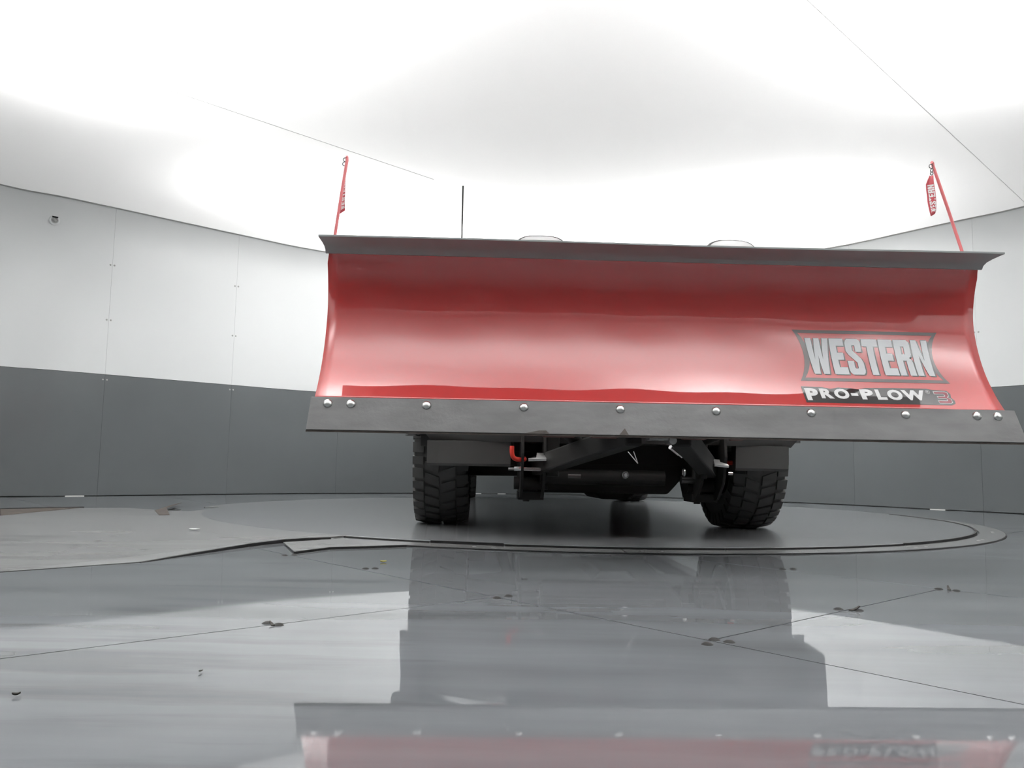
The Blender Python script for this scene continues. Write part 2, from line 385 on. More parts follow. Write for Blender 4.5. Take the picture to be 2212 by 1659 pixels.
back = [(-2.08, 5.30, .0145), (-2.32, 5.40, .014), (-2.62, 5.62, .011), (-2.93, 5.56, .009), (-2.96, 4.76, .005), (-3.6, 3.9, .0022), (-3.9, 3.0, .0022), (-2.6, 1.6, .0022)]
poly_ramp(list(reversed(back)) + [p for p in reversed(arcp) if True] + front, 'plate', M['ramp'], rp, 0)
for a, b in zip(front[:5], front[1:6]):
    mb = MB(); ox, oy = -1.9, 3.9
    A = Vector((a[0] - ox, a[1] - oy, 0)); B = Vector((b[0] - ox, b[1] - oy, 0)); d = (B - A).normalized(); nrm = Vector((-d.y, d.x, 0))
    if nrm.y > 0: nrm = -nrm
    mb.hexa([A + Vector((0, 0, .0004)), B + Vector((0, 0, .0004)), B + nrm * .008 + Vector((0, 0, .0004)), A + nrm * .008 + Vector((0, 0, .0004))],
            [A + Vector((0, 0, a[2] - .001)), B + Vector((0, 0, b[2] - .001)), B + nrm * .008 + Vector((0, 0, b[2] - .001)), A + nrm * .008 + Vector((0, 0, a[2] - .001))])
    mb.build('edge_trim', M['black'], rp)
# brown raw board showing where the plate's far edge has lifted, and the torn corner by the ring
mb = MB().add([(-1.33, 1.28, .001), (-1.06, .86, .001), (-1.03, 1.66, .001), (-1.33, 1.28, .016), (-1.06, .86, .006), (-1.03, 1.66, .012)], [(0, 2, 1), (3, 4, 5), (0, 1, 4, 3), (1, 2, 5, 4), (2, 0, 3, 5)])
mb.build('raw_edge', M['brown'], rp)
MB().bar((-1.36, 1.32, .012), (-1.02, 1.70, .010), .012, .012).build('edge_trim', M['black'], rp)
MB().add([(-.42, 1.44, .0155), (-.61, 2.20, .016), (-.56, 2.22, .028), (-.37, 1.50, .03), (-.16, 1.05, .0155), (-.20, 1.00, .0155), (-.40, 1.40, .0155)], [(0, 1, 2, 3), (0, 3, 4, 5), (0, 5, 6)]).build('torn_corner', M['brown'], rp).modifiers.new('thick', 'SOLIDIFY').thickness = 0.003
fp = tag(empty('filler_plate', (-0.65, 3.4, 0)), 'small thin triangular grey filler plate wedged before the turntable ring', 'floor plate')
tri = [(-0.81, 3.10), (-0.72, 3.28), (-0.43, 3.425), (-0.60, 3.55), (-0.77, 3.63), (-0.95, 3.45)]
MB().prism([(x + .65, y - 3.4) for x, y in tri], lambda x, y: (x, y, .0045), lambda x, y: (x, y, .009)).build('plate', M['ramp'], fp)
mb = MB()
for a, b in zip(tri[:2], tri[1:3]): mb.bar((a[0] + .65, a[1] - 3.4, .0045), (b[0] + .65, b[1] - 3.4, .0045), .007, .007)
mb.build('edge_trim', M['black'], fp)
# ------------------------------------------------------------------ snow plow
YAW = 0.0318
PO = Vector((-0.2986, 2.844, 0.0))
plow = tag(empty('snow_plow', PO, YAW), 'wide glossy red snow plow blade carried raised in front of the truck', 'snow plow')
PROF = [(0.000, 0.572), (0.048, 0.628), (0.098, 0.704), (0.135, 0.785), (0.158, 0.865), (0.166, 0.93), (0.160, 0.99), (0.145, 1.05), (0.124, 1.10), (0.108, 1.128)]
pc = catmull(PROF, 6, closed=False)
SL, SR = -0.394, 2.080
def blade_n(z):
    for a, b in zip(pc, pc[1:]):
        if a.y <= z <= b.y: return a.x + (b.x - a.x) * (z - a.y) / max(b.y - a.y, 1e-9)
    return pc[0].x if z < pc[0].y else pc[-1].x
def blade_norm(z):      # unit normal (dn, dz) pointing to the front
    a, b = blade_n(z - .004), blade_n(z + .004); t = Vector((b - a, .008)).normalized()
    return Vector((-t.y, t.x))
# moldboard sheet, slightly wavy like real rolled steel
NS = 60
vs = []; fs = []
nk = len(pc)
for i in range(NS + 1):
    s = SL + (SR - SL) * i / NS
    for k, p in enumerate(pc):
        t = (p.y - .572) / .556
        wv = 0.0012 * math.sin(s * 9.0 + 1.0) * math.sin(math.pi * min(1, t * 1.6)) + 0.0009 * math.sin(s * 17.0 + t * 5)
        se = s
        if t > 0.93 and i in (0, NS): se += (t - .93) * .12 * (1 if i == 0 else -1)
        vs.append((se, p.x + wv, p.y))
for i in range(NS):
    for k in range(nk - 1): fs.append((i * nk + k, i * nk + k + 1, (i + 1) * nk + k + 1, (i + 1) * nk + k))
mb_ = MB().add(vs, fs).build('moldboard', M['red'], plow, smooth=60)
so = mb_.modifiers.new('thick', 'SOLIDIFY'); so.thickness = 0.005; so.offset = 0
# black top lip, rolled forward; a thin flat flange with a fillet under it
lp = [(-0.036, 1.1475), (-0.036, 1.1415), (0.035, 1.1400), (0.070, 1.1370), (0.092, 1.1300), (0.102, 1.1180), (0.109, 1.1180), (0.114, 1.130), (0.105, 1.142), (0.08, 1.148)]
mbl = MB(); nl = len(lp); NSL = 40
vs = []
for i in range(NSL + 1):
    s = SL - 0.004 + (SR - SL + 0.008) * i / NSL; u_ = i / NSL
    dz = 0.0022 * math.sin(math.pi * 2.2 * u_ + 0.3) * (1 if 0.02 < u_ < .98 else .6)
    for (n_, z_) in lp: vs.append((s, n_, z_ + dz * (1 if n_ < 0.09 else .3)))
fs = []
for i in range(NSL):
    for k in range(nl): fs.append((i * nl + k, i * nl + (k + 1) % nl, (i + 1) * nl + (k + 1) % nl, (i + 1) * nl + k))
fs += [tuple(range(nl)), tuple(NSL * nl + k for k in range(nl - 1, -1, -1))]
mbl.add(vs, fs).build('deflector_lip', M['lip'], plow, smooth=35)
# cutting edge plate
ct, cb = (-.004, 0.575), (-0.068, 0.456)
dirv = Vector((cb[0] - ct[0], cb[1] - ct[1])).normalized(); nf = Vector((dirv.y, -dirv.x))     # forward normal
if nf.x > 0: nf = -nf
TH = 0.013
def ce(n_, z_, t): return (n_ + nf.x * t, z_ + nf.y * t)
a0, b0 = ce(*ct, 0.0), ce(*cb, 0.0); a1, b1 = ce(*ct, -TH), ce(*cb, -TH)
MB().hexa([(SL - .012, a0[0], a0[1]), (SL - .012, b0[0], b0[1]), (SL - .012, b1[0], b1[1]), (SL - .012, a1[0], a1[1])],
          [(SR + .035, a0[0], a0[1]), (SR + .035, b0[0], b0[1]), (SR + .035, b1[0], b1[1]), (SR + .035, a1[0], a1[1])]).build('cutting_edge', M['edge'], plow, bevel=.002)
def edge_pt(t, out): # t along the face from the top (0) to the bottom (1)
    n_ = ct[0] + (cb[0] - ct[0]) * t + nf.x * out; z_ = ct[1] + (cb[1] - ct[1]) * t + nf.y * out; return n_, z_
MB().bar((SL - .012, *edge_pt(1.012, -TH / 2)), (SR + .035, *edge_pt(1.012, -TH / 2)), 0.0125, 0.005).build('worn_edge', M['rust'], plow)
for s0_, s1_, h_ in ((0.34, 0.43, .10), (0.67, 0.705, .20)):        # chips of bare metal on the edge
    A_ = edge_pt(1.0, .0006); B_ = edge_pt(1.0 - h_, .0006)
    MB().add([(s0_, *A_), (s1_, *A_), (s1_ - .012, *B_), (s0_ + .6 * (s1_ - s0_), *B_)], [(0, 1, 2, 3)]).build('worn_chip', M['rust'], plow)
dome = [(0.0, 0.0115)] + [(0.0165 * math.sin(R_(a)), 0.0115 * math.cos(R_(a))) for a in (18, 36, 54, 72, 90)]
BO = MB().lathe(dome, (0, 0, 0), (0, 0, 1), 20).build('bolt', M['zinc'], plow, smooth=60)
q = Vector((0, nf.x, nf.y)).to_track_quat('Z', 'Y').to_euler(); first = True
for s in (-0.344, -0.264, 0.0, .3414, .6828, 1.0242, 1.3656, 1.707, 1.967, 2.043):
    n_, z_ = edge_pt(.205, 0.0)
    if first: BO.location = (s, n_, z_); BO.rotation_euler = q; first = False
    else: share(BO, 'bolt', plow, (s, n_, z_), q)
# back structure: ribs, base channel, push frame
for i in range(7):
    s = SL + 0.05 + (SR - SL - .1) * i / 6
    poly = [(blade_n(z) + .004, z) for z in [.58 + .52 * k / 8 for k in range(9)]] + [(0.20, 1.09), (0.235, .93), (0.20, .72), (0.11, .58)]
    MB().prism(poly, lambda a, b: (s - .005, a, b), lambda a, b: (s + .005, a, b)).build('rib', M['redback'], plow)
MB().box(SL + .03, SR - .03, 0.03, 0.10, .545, .60).build('base_channel', M['redback'], plow, bevel=.006)
for s_a, s_b in ((.42, .54), (.60, .70), (.94, 1.03), (1.12, 1.17)):
    MB().hexa([(s_a, .02, .46), (s_b, .02, .46), (s_b, .16, .452), (s_a, .16, .452)], [(s_a, .02, .548), (s_b, .02, .548), (s_b, .10, .548), (s_a, .10, .548)]).build('base_lug', M['redback'], plow, bevel=.004)
MB().box(.80, .87, .05, .12, .446, .47).rod((.885, .045, .445), (.885, .13, .445), .014).build('stop_pin', M['zinc'], plow, smooth=40)
cx0 = 0.857       # truck centre line seen from the plow
MB().bar((cx0, .16, .60), (cx0, .34, .52), .36, .06).build('pivot_beam', M['steelblack'], plow, bevel=.006)
for sg in (-1, 1):
    MB().bar((cx0 + sg * .09, .18, .47), (cx0 + sg * .40, .92, .345), .075, .085).build('push_arm', M['steelblack'], plow, bevel=.008)
    MB().rod((cx0 + sg * .44, .20, .56), (cx0 + sg * .26, .62, .46), .028, n=14).build('hydraulic_cylinder', M['steelblack'], plow, smooth=40)
    MB().rod((cx0 + sg * .36, .16, .66), (cx0 + sg * .36, .26, .95), .035, n=14).build('trip_spring', M['steelblack'], plow, smooth=40)
MB().bar((cx0 - .55, .30, .545), (cx0 + .55, .30, .545), .08, .09).build('quadrant', M['steelblack'], plow, bevel=.008)
MB().rod((cx0 + .145, .60, .436), (cx0 + .188, .63, .408), .0095, n=12).rod((cx0 + .188, .63, .408), (cx0 + .206, .64, .396), .0065, n=12).build('chrome_ram', M['chrome'], plow, smooth=40)
MB().tube([(cx0 + .206, .64, .396), (cx0 + .22, .65, .41), (cx0 + .232, .66, .432)], .0022).build('grease_line', M['zinc'], plow, smooth=40)
for x0, x1 in (((-.09, .415), (-.047, .365)), ((-.065, .417), (-.046, .364))):
    MB().rod((cx0 + x0[0] + .07, .70, x0[1]), (cx0 + x1[0] + .07, .70, x1[1]), .0022, n=6).build('cable', M['zinc'], plow)
# lift tower with light bar and the two plow lamps
for sg in (-1, 1):
    MB().bar((cx0 + sg * .34, .86, .30), (cx0 + sg * .34, .80, 1.10), .06, .05, up=(0, 1, 0)).build('tower_post', M['steelblack'], plow, bevel=.006)
MB().bar((cx0 - .52, .80, 1.15), (cx0 + .52, .80, 1.15), .06, .06).build('light_bar', M['steelblack'], plow, bevel=.006)
MB().bar((cx0 - .36, .83, .55), (cx0 + .36, .83, .55), .06, .08).build('tower_brace', M['steelblack'], plow, bevel=.006)
MB().rod((cx0, .42, .62), (cx0, .78, .98), .04, n=16).build('lift_cylinder', M['steelblack'], plow, smooth=40)
def lamp(cs, ztop):
    W2, Hh = .125, .19
    def ring(sc, n):
        pts = []
        for i in range(28):
            t = 2 * math.pi * i / 28; c_, s_ = math.cos(t), math.sin(t)
            pts.append((cs + sc * W2 * math.copysign(abs(c_) ** .62, c_), n, ztop - Hh / 2 + sc * Hh / 2 * math.copysign(abs(s_) ** .75, s_)))
        return pts
    vs = []; st = [(.93, .62), (1.0, .64), (1.0, .70), (.92, .76), (.70, .81), (.3, .83)]
    for sc, n in st: vs += ring(sc, n)
    fs = []
    for r in range(len(st) - 1):
        for i in range(28): fs.append((r * 28 + i, r * 28 + (i + 1) % 28, (r + 1) * 28 + (i + 1) % 28, (r + 1) * 28 + i))
    fs.append(tuple((len(st) - 1) * 28 + i for i in range(28)))
    h = MB().add(vs, fs).build('headlamp', M['plastic'], plow, smooth=45)
    vs = ring(.92, .622) + ring(.6, .612) + ring(.2, .608)
    fs = [(r * 28 + i, r * 28 + (i + 1) % 28, (r + 1) * 28 + (i + 1) % 28, (r + 1) * 28 + i) for r in range(2) for i in range(28)] + [tuple(56 + i for i in range(28))]
    MB().add(vs, fs).build('lens', M['lens'], h, smooth=45)
    MB().bar((cs, .76, ztop - Hh + .02), (cs, .79, 1.17), .05, .03, up=(0, 1, 0)).build('lamp_bracket', M['steelblack'], h)
lamp(.435, 1.3635); lamp(1.285, 1.366)
# ---- decals
def decal(polys, name, m, off, parent, step=.012):
    bm = bmesh.new()
    for p in polys:
        f = bm.faces.new([bm.verts.new((x, 0, z)) for x, z in p])
    bm.normal_update(); bmesh.ops.triangulate(bm, faces=bm.faces[:])
    z0 = min(v.co.z for v in bm.verts); z1 = max(v.co.z for v in bm.verts)
    k = 1
    while z0 + k * step < z1:
        bmesh.ops.bisect_plane(bm, geom=bm.verts[:] + bm.edges[:] + bm.faces[:], plane_co=(0, 0, z0 + k * step), plane_no=(0, 0, 1)); k += 1
    xs0 = min(v.co.x for v in bm.verts); xs1 = max(v.co.x for v in bm.verts); k = 1
    while xs0 + k * .03 < xs1:
        bmesh.ops.bisect_plane(bm, geom=bm.verts[:] + bm.edges[:] + bm.faces[:], plane_co=(xs0 + k * .03, 0, 0), plane_no=(1, 0, 0)); k += 1
    for v in bm.verts:
        z = v.co.z; nn = blade_norm(z)
        s = v.co.x; t = (z - .572) / .556
        wv = 0.0012 * math.sin(s * 9.0 + 1.0) * math.sin(math.pi * min(1, t * 1.6)) + 0.0009 * math.sin(s * 17.0 + t * 5)
        v.co.y = blade_n(z) + wv + nn.x * (off + .0027); v.co.z = z + nn.y * (off + .0027)
    bm.normal_update()
    for f in bm.faces:
        if f.normal.y > 0: f.normal_flip()
    me = bpy.data.meshes.new(name); bm.to_mesh(me); bm.free(); me.materials.append(m)
    me.polygons.foreach_set('use_smooth', [True] * len(me.polygons))
    o = bpy.data.objects.new(name, me); COL.objects.link(o); o.parent = parent; return o
LET = {
    'W': (1.30, [[(0, 1), (.33, 1), (.43, .40), (.50, 1), (.80, 1), (.88, .40), (.97, 1), (1.30, 1), (1.08, 0), (.74, 0), (.65, .52), (.56, 0), (.22, 0)]]),
    'E': (.80, [[(0, 0), (0, 1), (.78, 1), (.78, .8), (.36, .8), (.36, .61), (.70, .61), (.70, .41), (.36, .41), (.36, .2), (.80, .2), (.80, 0)]]),
    'S': (.88, [[(0, .72), (0, .88), (.04, .95), (.14, 1), (.74, 1), (.84, .95), (.88, .88), (.88, .64), (.54, .64), (.54, .80), (.50, .83), (.39, .83), (.36, .80), (.36, .68), (.78, .46), (.88, .34), (.88, .12), (.84, .05), (.74, 0), (.14, 0), (.04, .05), (0, .12), (0, .38), (.34, .38), (.34, .2), (.38, .17), (.50, .17), (.53, .2), (.53, .34), (.12, .55), (0, .66)]]),
    'T': (.90, [[(.27, 0), (.27, .8), (0, .8), (0, 1), (.90, 1), (.90, .8), (.63, .8), (.63, 0)]]),
    'R': (.92, [[(0, 0), (0, 1), (.36, 1), (.36, 0)], [(.36, .82), (.36, 1), (.74, 1), (.86, .95), (.90, .86), (.90, .82)], [(.55, .60), (.55, .82), (.90, .82), (.90, .60), (.85, .53), (.74, .50)], [(.36, .42), (.36, .60), (.55, .60), (.74, .50), (.62, .42)], [(.55, 0), (.55, .40), (.60, .43), (.74, .50), (.85, .45), (.90, .36), (.92, 0)]]),
    'N': (.94, [[(0, 0), (0, 1), (.33, 1), (.60, .42), (.60, 1), (.94, 1), (.94, 0), (.62, 0), (.34, .58), (.34, 0)]]),
}
def word(txt, x0, x1, z0, z1, gap=.07):
    tot = sum(LET[c][0] for c in txt) + gap * (len(txt) - 1); sx = (x1 - x0) / tot; x = x0; out = []
    for c in txt:
        w_, polys = LET[c]
        for p in polys: out.append([(x + a * sx, z0 + b * (z1 - z0)) for a, b in p])
        x += (w_ + gap) * sx
    return out
# bow-tie border
def bow(inset):
    n = 10; L_, R2 = 1.368 + inset, 1.930 - inset; zt, zb = .880 - inset * .9, .6745 + inset * .9
    left = []; right = []
    for i in range(n + 1):
        t = i / n; c = math.sin(math.pi * t) ** .8 * .034 if 0 < t < 1 else 0
        z = zb + (zt - zb) * t; left.append((L_ + c + (inset * .5), z)); right.append((R2 - c - (inset * .5), z))
    return left, right
lo, ro = bow(0); li, ri = bow(.014)
fr = []
for i in range(10): fr += [[lo[i], lo[i + 1], li[i + 1], li[i]], [ro[i], ri[i], ri[i + 1], ro[i + 1]]]
fr += [[lo[0], li[0], ri[0], ro[0]], [lo[10], ro[10], ri[10], li[10]]]
decal(fr, 'badge_border', M['greyfilm'], .0004, plow)['label'] = 'dark bow-tie border of the badge'
decal([[(a + .004, b - .003) for a, b in p] for p in word('WESTERN', 1.414, 1.886, .703, .847)] + [[(a - .003, b + .0015) for a, b in p] for p in word('WESTERN', 1.414, 1.886, .703, .847)], 'letter_shadow', M['blackfilm'], .0006, plow)
decal(word('WESTERN', 1.414, 1.884, .703, .847), 'badge_lettering', M['silver'], .0012, plow)['label'] = 'silver lettering WESTERN'
# lower badge
bk = [(1.362, .588), (1.895, .588), (1.912, .594), (1.916, .606), (1.908, .618), (1.912, .632), (1.904, .645), (1.85, .648), (1.83, .652), (1.70, .652), (1.60, .650), (1.572, .644), (1.545, .648), (1.50, .650), (1.47, .644), (1.44, .650), (1.362, .652)]
decal([bk], 'lower_badge', M['blackfilm'], .0004, plow)
def text_polys(txt, size, bold, sx=1.0):
    cu = bpy.data.curves.new('t', 'FONT'); cu.body = txt; cu.size = size; cu.offset = bold; cu.resolution_u = 4; cu.fill_mode = 'FRONT'
    ob = bpy.data.objects.new('t', cu); COL.objects.link(ob)
    me = bpy.data.meshes.new_from_object(ob.evaluated_get(bpy.context.evaluated_depsgraph_get()))
    ps = [[(me.vertices[i].co.x, me.vertices[i].co.y) for i in p.vertices] for p in me.polygons]
    bpy.data.objects.remove(ob); bpy.data.curves.remove(cu); bpy.data.meshes.remove(me)
    return ps
def fit(ps, x0, x1, z0, z1):
    xs = [a for p in ps for a, _ in p]; zs = [b for p in ps for _, b in p]; a0, a1, b0_, b1_ = min(xs), max(xs), min(zs), max(zs)
    return [[(x0 + (a - a0) / (a1 - a0) * (x1 - x0), z0 + (b - b0_) / (b1_ - b0_) * (z1 - z0)) for a, b in p] for p in ps]
lets = []
xs = [(1.370, 1.412, 'P', .5965), (1.419, 1.462, 'R', .605), (1.466, 1.515, 'O', .6045), (1.521, 1.544, '-', .618), (1.553, 1.595, 'P', .604), (1.604, 1.636, 'L', .604), (1.641, 1.690, 'O', .6035), (1.690, 1.768, 'W', .604)]
SH = 1.0
for x0, x1, c, zb in xs:
    zt = .6445 if c != '-' else .628
    lets += fit(text_polys(c, 1.0, .055), 1.370 + (x0 - 1.370) * 1.118, 1.370 + (x1 - 1.370) * 1.118, zb, zt)
decal(lets, 'lower_lettering', M['whitefilm'], .0012, plow)['label'] = 'white lettering PRO-PLOW'
decal(fit(text_polys('®', 1.0, .0), 1.820, 1.837, .6315, .6455), 'registered_mark', M['whitefilm'], .0012, plow)
def three(x0, x1, z0, z1, t):
    X = lambda a: x0 + a * (x1 - x0); Z = lambda b: z0 + b * (z1 - z0)
    path = [(0, 1), (.78, 1), (.93, .93), (.93, .62), (.80, .52), (.96, .42), (.96, .08), (.80, 0), (0, 0)]
    out = [(0, 1), (.80, 1), (.95, .92), (.95, .64), (.84, .52), (1, .40), (1, .10), (.84, 0), (.06, 0), (.06, .26), (.68, .26), (.70, .30), (.70, .38), (.66, .40), (.14, .40), (.14, .62), (.64, .62), (.66, .66), (.66, .72), (.62, .76), (0, .76)]
    return [(X(a), Z(b)) for a, b in out]
decal([three(1.849, 1.905, .5935, .6415, 0)], 'numeral', M['whitefilm'], .0010, plow)['label'] = 'white outlined numeral 3'
t3 = three(1.849, 1.905, .5935, .6415, 0)
def inset_poly(p, d):
    n = len(p); area = sum(p[i][0] * p[(i + 1) % n][1] - p[(i + 1) % n][0] * p[i][1] for i in range(n)); sg = 1 if area > 0 else -1; out = []
    for i in range(n):
        a, b, c = Vector(p[i - 1]), Vector(p[i]), Vector(p[(i + 1) % n]); e1 = (b - a).normalized(); e2 = (c - b).normalized()
        n1 = Vector((-e1.y, e1.x)) * sg; n2 = Vector((-e2.y, e2.x)) * sg; mm = (n1 + n2); mm = mm / max(mm.length_squared / 2, .3)
        out.append(tuple(b + mm * d))
    return out
decal([inset_poly(t3, .0022)], 'numeral_fill', M['redfilm'], .0017, plow)
# ---- edge marker rods with hanging tags
def marker(base, tip, bend, tagpts, text_side, label):
    b, t = Vector(base), Vector(tip)
    r = MB().tube([b - Vector((0, .0, .06)), b, b.lerp(t, .5), t - Vector((bend * .2, 0, .012)), t, t + Vector((bend, -.004, .002))], .0058, 10).build('marker_rod', M['rod'], plow, smooth=50)
    r['label'] = label
    return r
def ringlet(c, r, ax, parent, rr=.0016):
    ax = Vector(ax).normalized(); u = ax.orthogonal().normalized(); w_ = ax.cross(u); c = Vector(c)
    MB().tube([c + (u * math.cos(2 * math.pi * i / 12) + w_ * math.sin(2 * math.pi * i / 12)) * r for i in range(13)], rr, 5).build('split_ring', M['wheel'], parent, smooth=50)
def make_tag(rod, pts_l, pts_r, nfun, flip, zt0, zt1, xo):
    """tag: rows of left/right edge points (s, z) with depth nfun(row)"""
    rows = len(pts_l); vs = []
    for i in range(rows):
        for k in range(5):
            f = k / 4; s = pts_l[i][0] + (pts_r[i][0] - pts_l[i][0]) * f; z = pts_l[i][1] + (pts_r[i][1] - pts_l[i][1]) * f
            vs.append((s, nfun(i / (rows - 1), f), z))
    fs = [(i * 5 + k, i * 5 + k + 1, (i + 1) * 5 + k + 1, (i + 1) * 5 + k) for i in range(rows - 1) for k in range(4)]
    t = MB().add(vs, fs).build('tag', M['tag'], rod, smooth=60)
    so = t.modifiers.new('thick', 'SOLIDIFY'); so.thickness = .0016; so.offset = 0
    # lettering runs upwards along the tag
    polys = word('WESTERN', 0, 1, 0, 1, .10)
    bm = bmesh.new()
    for p in polys: bm.faces.new([bm.verts.new((a, b, 0)) for a, b in p])
    bm.normal_update(); bmesh.ops.triangulate(bm, faces=bm.faces[:])
    for kk in range(1, 12): bmesh.ops.bisect_plane(bm, geom=bm.verts[:] + bm.edges[:] + bm.faces[:], plane_co=(kk / 12, 0, 0), plane_no=(1, 0, 0))
    for v in bm.verts:
        up = zt0 + (zt1 - zt0) * v.co.x          # fraction along the tag from top (0) to bottom (1): starts at the bottom
        f = xo[0] + (xo[1] - xo[0]) * ((1 - v.co.y) if not flip else v.co.y)
        i = min(int(up * (rows - 1)), rows - 2); q_ = up * (rows - 1) - i
        l = Vector(pts_l[i]).lerp(Vector(pts_l[i + 1]), q_); r_ = Vector(pts_r[i]).lerp(Vector(pts_r[i + 1]), q_)
        p = l.lerp(r_, f); v.co = (p.x, nfun(up, f) - .0016, p.y)
    me = bpy.data.meshes.new('tag_lettering'); bm.to_mesh(me); bm.free(); me.materials.append(M['tagtext'])
    o = bpy.data.objects.new('tag_lettering', me); COL.objects.link(o); o.parent = rod
    return t
NR = 0.118
r1 = marker((2.024, NR, 1.175), (1.917, NR, 1.538), -.006, None, 0, 'pink-red marker rod on the right end, tag hanging clear')
ringlet((1.908, NR - .004, 1.524), .008, (0, 1, 0), r1); ringlet((1.910, NR - .004, 1.508), .006, (1, .3, 0), r1); ringlet((1.9095, NR - .004, 1.495), .0055, (0, 1, .2), r1)
rw = [(1.9015, 1.487), (1.894, 1.470), (1.887, 1.452), (1.888, 1.43), (1.891, 1.405), (1.892, 1.385), (1.895, 1.365), (1.899, 1.345), (1.903, 1.327)]
rx = [(1.913, 1.487), (1.913, 1.470), (1.914, 1.452), (1.917, 1.43), (1.919, 1.405), (1.920, 1.385), (1.920, 1.365), (1.919, 1.347), (1.915, 1.335)]
make_tag(r1, rw, rx, lambda t, f: NR - .004 + .006 * math.sin(f * 4 + t * 2), False, .93, .26, (.22, .90))
r2 = marker((-0.371, NR, 1.175), (-0.336, NR, 1.494), -.004, None, 0, 'pink-red marker rod on the left end, tag half behind it')
ringlet((-0.344, NR + .006, 1.486), .007, (0, 1, 0), r2); ringlet((-0.346, NR + .007, 1.470), .0075, (.3, 1, 0), r2)
lw = [(-0.347, 1.455), (-0.346, 1.43), (-0.347, 1.41), (-0.350, 1.385), (-0.352, 1.36), (-0.354, 1.335), (-0.356, 1.31), (-0.357, 1.292), (-0.3575, 1.280)]
lx = [(-0.341, 1.455), (-0.340, 1.43), (-0.340, 1.41), (-0.340, 1.385), (-0.339, 1.36), (-0.3385, 1.335), (-0.338, 1.31), (-0.337, 1.295), (-0.336, 1.290)]
make_tag(r2, lw, lx, lambda t, f: NR + .008 + .012 * (1 - f), False, .86, .25, (.15, .95))
# ------------------------------------------------------------------ pickup truck
TO = Vector((0.47, 4.69, 0.0))
tr = tag(empty('pickup_truck', TO, YAW), 'dark charcoal pickup truck standing on the turntable behind the red blade', 'truck')
TZ = 0.0145
RAD = 0.42
# wheels
def wheel(X, Y, outer_sign):
    wl = empty('wheel', (X, Y, 0.4335)); wl.parent = tr
    hw = .140
    pr = [(.24, -.11), (.30, -.135), (.36, -.143), (.395, -.135), (.408, -.115), (.410, -.05), (.410, .05), (.408, .115), (.395, .135), (.36, .143), (.30, .135), (.24, .11)]
    MB().lathe(pr, (0, 0, 0), (1, 0, 0), 56).build('tire', M['rubber'], wl, smooth=35)
    tb = MB()
    nL = 38
    for i in range(nL):
        t = 2 * math.pi * i / nL
        for row, (xa, xb, r0, r1, sk, dt) in enumerate(((-.150, -.088, .350, .421, 0, .0), (-.080, -.008, .400, .421, .25, .5), (.008, .080, .400, .421, -.25, .0), (.088, .150, .350, .421, 0, .5))):
            tt_ = t + dt * 2 * math.pi / nL; wd = (.60 + (.18 if i % 2 else 0)) * 2 * math.pi / nL
            pts = []
            for rr in (r0, r1):
                for xx, ta in ((xa, -wd / 2 - sk * wd), (xb, -wd / 2 + sk * wd), (xb, wd / 2 + sk * wd), (xa, wd / 2 - sk * wd)):
                    xq = xx * (.97 if (rr == r1 and row in (0, 3) and abs(xx) > .1) else 1)
                    rq = rr - (.012 if (rr == r1 and row in (0, 3) and abs(xx) > .1) else 0)
                    pts.append((xq, rq * math.cos(tt_ + ta), rq * math.sin(tt_ + ta)))
            tb.hexa(pts[:4], pts[4:])
    tb.build('tread', M['rubber'], wl)['kind'] = 'stuff'
    sg = outer_sign
    rim = MB().lathe([(.06, sg * .09), (.10, sg * .085), (.20, sg * .06), (.225, sg * .075), (.245, sg * .115), (.25, sg * .11), (.245, sg * .05), (.245, -sg * .10), (.23, -sg * .10), (.22, sg * .03), (.06, sg * .03)], (0, 0, 0), (1, 0, 0), 40)
    rim.build('rim', M['wheel'], wl, smooth=35)
    MB().lathe([(0, sg * .105), (.05, sg * .10), (.065, sg * .085)], (0, 0, 0), (1, 0, 0), 20).build('hub_cap', M['plastic'], wl, smooth=40)
    for k in range(6):
        a = 2 * math.pi * k / 6; c, s = math.cos(a), math.sin(a)
        MB().bar((sg * .088, .07 * c, .07 * s), (sg * .085, .225 * c, .225 * s), .05, .03, up=(1, 0, 0)).build('spoke', M['wheel'], wl, bevel=.006)
    MB().lathe([(.0, -.02), (.16, -.02), (.16, .0), (0, .0)], (-sg * .02, 0, 0), (1, 0, 0), 28).build('brake_disc', M['steelblack'], wl, smooth=40)
WB = 3.55
for X in (-.852, .852):
    wheel(X, 0.0, 1 if X > 0 else -1); wheel(X, WB, 1 if X > 0 else -1)
def arch(cy, r, a0, a1, n=14):
    return [(cy + r * math.cos(R_(a0 + (a1 - a0) * i / n)), .42 + r * math.sin(R_(a0 + (a1 - a0) * i / n))) for i in range(n + 1)]
def side_panel(poly, name, x0=.90, x1=.985, m=None, bev=.014):
    out = []
    for sg in (-1, 1):
        out.append(MB().prism(poly, lambda y, z: (sg * x0, y, z), lambda y, z: (sg * x1, y, z)).build(name, m or M['paint'], tr, bevel=bev))
    return out
side_panel([(-.86, .50)] + arch(0, .50, 172, 8) + [(.60, .48), (.62, .56), (.62, 1.10), (.55, 1.14), (-.55, 1.08), (-.82, 1.02), (-.90, .92)], 'front_fender')
for Y0, Y1 in ((.632, 1.70), (1.712, 2.62)):
    for d in side_panel([(Y0, .50), (Y1, .50), (Y1, 1.20), (Y0, 1.13 if Y0 < 1 else 1.19)], 'door', .88, .975):
        sg = 1 if d.data.vertices[0].co.x > 0 else -1
        MB().box(min(sg * .975, sg * 1.0), max(sg * .975, sg * 1.0), Y1 - .24, Y1 - .07, 1.02, 1.05).build('handle', M['plastic'], d, bevel=.006)
side_panel([(.60, .40), (2.64, .40), (2.64, .495), (.60, .495)], 'rocker_panel', .84, .95, M['plastic'])
